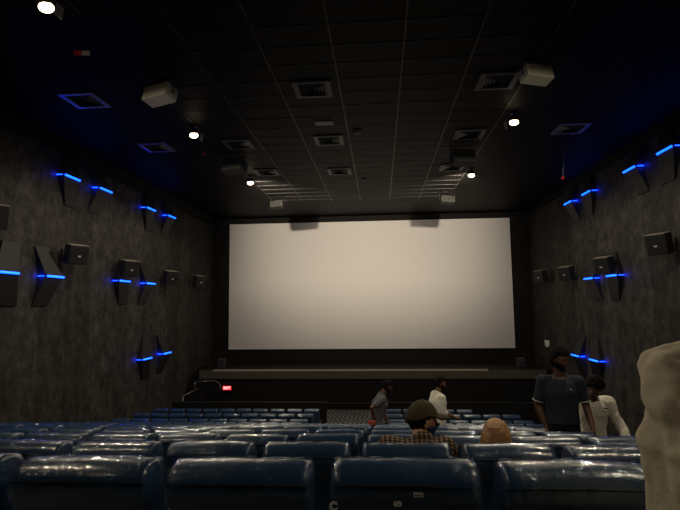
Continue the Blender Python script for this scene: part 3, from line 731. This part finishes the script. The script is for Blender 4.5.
# man in a navy polo facing the camera
J = stand(2, .01, 0)
J['elR'] = V(.265, -.03, 1.13); J['wrR'] = V(.17, .10, .92); J['hdR'] = V(-.05, .3, -1)
J['elR'] = V(.25, -.02, 1.12); J['wrR'] = V(.17, .06, .90)
J['elL'] = V(-.245, .0, 1.14); J['wrL'] = V(-.285, .12, .93)
x, y = 2.01, 5.98
t, T, up, fr, lat = person('bearded man in a navy polo shirt standing and looking to the right', (x, y, fz(y)), R(166), J, rot(44, 10), M_skin2, M_navy, M_blk, M_shoe, 'short', 1.01, 5, hem=.0, shirt_fold=.008)
NP = t
hairdo(t, T, off=.024, rough=.012); head_shell('beard', T, M_hair, t, beard_mask, .004, .010, .003)
bm = bmesh.new()
cols = []
for i in range(15):
    a = R(-142+284*i/14)-R(90); dd = lat*math.cos(a)+fr*math.sin(a); e = abs(i-7)/7; cols.append(J['neck']-up*(.012+.075*e**2)+dd*(.096+.019*e))
tube(bm, cols, .0035, 6); link_mesh('collar_piping', bm, M_white, t)['label'] = 'thin white piping on the collar edge'
for s in 'LR':
    a, b = J['sh'+s], J['el'+s]; d = (b-a).normalized(); c = a.lerp(b, .80)
    bm = bmesh.new(); cyl(bm, c-d*.004, c+d*.004, .0655, .066, 20); link_mesh('sleeve_piping', bm, M_white, t)
bm = bmesh.new(); c = J['chest']+V(-.085, .150, .045); box(bm, c, (.016, .006, .012)); link_mesh('chest_logo', bm, M_white, t, False)

# stooping man in a creased white shirt
J = stand(16, .04)
J['elL'] = J['shL']+V(-.10, .03, -.25); J['wrL'] = J['elL']+V(-.055, .10, -.22); J['elR'] = J['shR']+V(.04, .08, -.27); J['wrR'] = J['elR']+V(-.05, .10, -.22)
x, y = 2.49, 6.46
t, T, up, fr, lat = person('man in a creased white shirt stooping, head bowed, beside the navy polo man', (x, y, fz(y)), R(178), J, rot(8, 48), M_skin2, M_cream, M_greytr, M_shoe, 'long', .97, 9, hem=.10, shirt_fold=.022)
hairdo(t, T, off=.022, rough=.012)
bm = bmesh.new(); box(bm, J['chest']+V(-.10, .165, .06), (.055, .012, .012), bev=.003); link_mesh('pocket_pen', bm, M_plastic_dark, t, False)
wp = Vector((x, y, fz(y)))+Matrix.Rotation(R(178), 3, 'Z') @ ((J['wrL']+V(-.01, .075, -.13))*.97)
pp = bx('folded_paper', wp, (.09, .012, .07), mat('paper', (.6, .58, .54), .7), rot=Matrix.Rotation(R(25), 3, 'Y')); tag(pp, 'folded white paper in the hand of the stooping man', 'paper')

# seated man in cap and face mask, row B
J = sit(.03, 0.10, 27)
x, y = .18, 3.18
for k in ('neck', 'head'): J[k] = J[k]+V(.03, .03, -.065 if k == 'head' else -.03)
J['hs'] = 1.04
M_plaid = plaid()
t, T, up, fr, lat = person('seated man in an olive cap, blue face mask and brown plaid shirt, facing right', (x, y, fz(y)), R(0), J, rot(-68, 5), M_skin3, M_plaid, M_blk, M_shoe, 'long', 1.0, 11, shirt_fold=.008)
hairdo(t, T, off=.008, rough=.004)
head_shell('face_mask', T, mat('navy_mask_cloth', (.025, .05, .16), .8), t, fmask, .010, .008, .002)
head_shell('beard', T, M_hair, t, lambda d: d.y > -.15 and d.z < -.2 and abs(d.x) > .55 or (d.z < -.85 and d.y > 0), .004, .008, .003)
M_cap = cloth('olive_brown_cap_cloth', (.075, .058, .032))
cap = thing('baseball_cap', 'x', 'x'); bpy.data.objects.remove(cap)
cp = head_shell('cap', T, M_cap, t, lambda d: d.z > .26+(.34 if d.y < 0 else .06)*d.y, .014, .012, .002, 8)
bm = bmesh.new(); outer = []; inner = []
for i in range(17):
    a = R(-72+144*i/16); s_, c_ = math.sin(a), math.cos(a)
    inner.append(V(s_*.084, .022+c_*.074, .036)); outer.append(V(s_*.088, .040+c_*.150, .034-.014*s_*s_-.010*c_))
ring = inner+outer[::-1]
for z, l in ((0, None), (.006, None)): pass
A = [(bm.verts.new(T @ p), bm.verts.new(T @ (p+V(0, 0, .012)))) for p in inner]; B = [(bm.verts.new(T @ p), bm.verts.new(T @ (p+V(0, 0, .012)))) for p in outer]
for i in range(16):
    bm.faces.new((A[i][0], A[i+1][0], B[i+1][0], B[i][0])); bm.faces.new((A[i][1], B[i][1], B[i+1][1], A[i+1][1])); bm.faces.new((B[i][0], B[i+1][0], B[i+1][1], B[i][1])); bm.faces.new((A[i][0], A[i][1], A[i+1][1], A[i+1][0]))
bm.faces.new((A[0][0], B[0][0], B[0][1], A[0][1])); bm.faces.new((A[16][0], A[16][1], B[16][1], B[16][0]))
link_mesh('brim', bm, M_cap, cp)
bm = bmesh.new(); bmesh.ops.create_uvsphere(bm, u_segments=10, v_segments=6, radius=.009, matrix=T @ Matrix.Translation((0, -.006, .131))); link_mesh('cap_button', bm, M_cap, cp)

# seated man with thin ginger hair
J = sit(-.06, .05, 47)
J['hs'] = 1.26
x, y = .765, 3.18
t, T, up, fr, lat = person('seated balding man with thin ginger hair, only his head above the seat', (x, y, fz(y)), R(0), J, rot(-22, -4), M_skin3, M_blk, M_blk, M_shoe, 'long', 1.0, 13)
hairdo(t, T, M_ginger, lambda d: d.z < .86 and hair_mask(d), .008, .003)
head_shell('crown_hair', T, mat('sparse_crown_hair', (.55, .32, .17), .6, bump=(120, .6)), t, lambda d: d.z > .70 and d.y < .1 and abs(d.x) < .5, .0105, .008, .003)

# big figure in a beige shirt at the right edge, seen from behind with an arm bent up
J = stand(4, 0)
x, y = .868, 1.25
LO = V(x, y, fz(y)); J['elL'] = at(657, 367, Y=1.36)-LO; J['wrL'] = at(690, 352, Y=1.40)-LO; J['hdL'] = V(.9, .1, .6); J['thL'] = V(0, 0, 1); J['pnL'] = V(0, -1, 0)
J['shL'] = V(-.188, .0, 1.325); J['rs'] = .80; J['hk'] = .86
t, T, up, fr, lat = person('person in a loose beige shirt at the right edge, back turned, arm bent up', (x, y, fz(y)), R(0), J, rot(-20, 0), M_skin, M_beige, M_greytr, M_shoe, 'long', 1.0, 17, hem=.30, shirt_fold=.026, fat=1.40)
hairdo(t, T)

# ---------------------------------------------------------------- marks on the back of the near seat
sA = rowA[2]; B0 = Vector(sA.location)
def on_seat(px, py, dy=-.010):
    p = at(px, py, Y=B0.y+dy)-B0; return p
p = on_seat(418.4, 495)
k = bx('sticker', p, (.030, .002, .013), M_white, sA); k['label'] = 'small white sticker'
bm = bmesh.new()
for d in (-.008, 0, .008): box(bm, p+Vector((d, -.0015, 0)), (.0045, .001, .007))
link_mesh('sticker_print', bm, M_plastic_dark, k, False)
text('lettering', 'S', .032, M_white, sA, on_seat(398, 504), (R(90), R(-90), 0), .001)
text('lettering', 'C', .036, M_white, sA, on_seat(329.5, 507)+Vector((.012, 0, 0)), (R(90), 0, 0), .001)
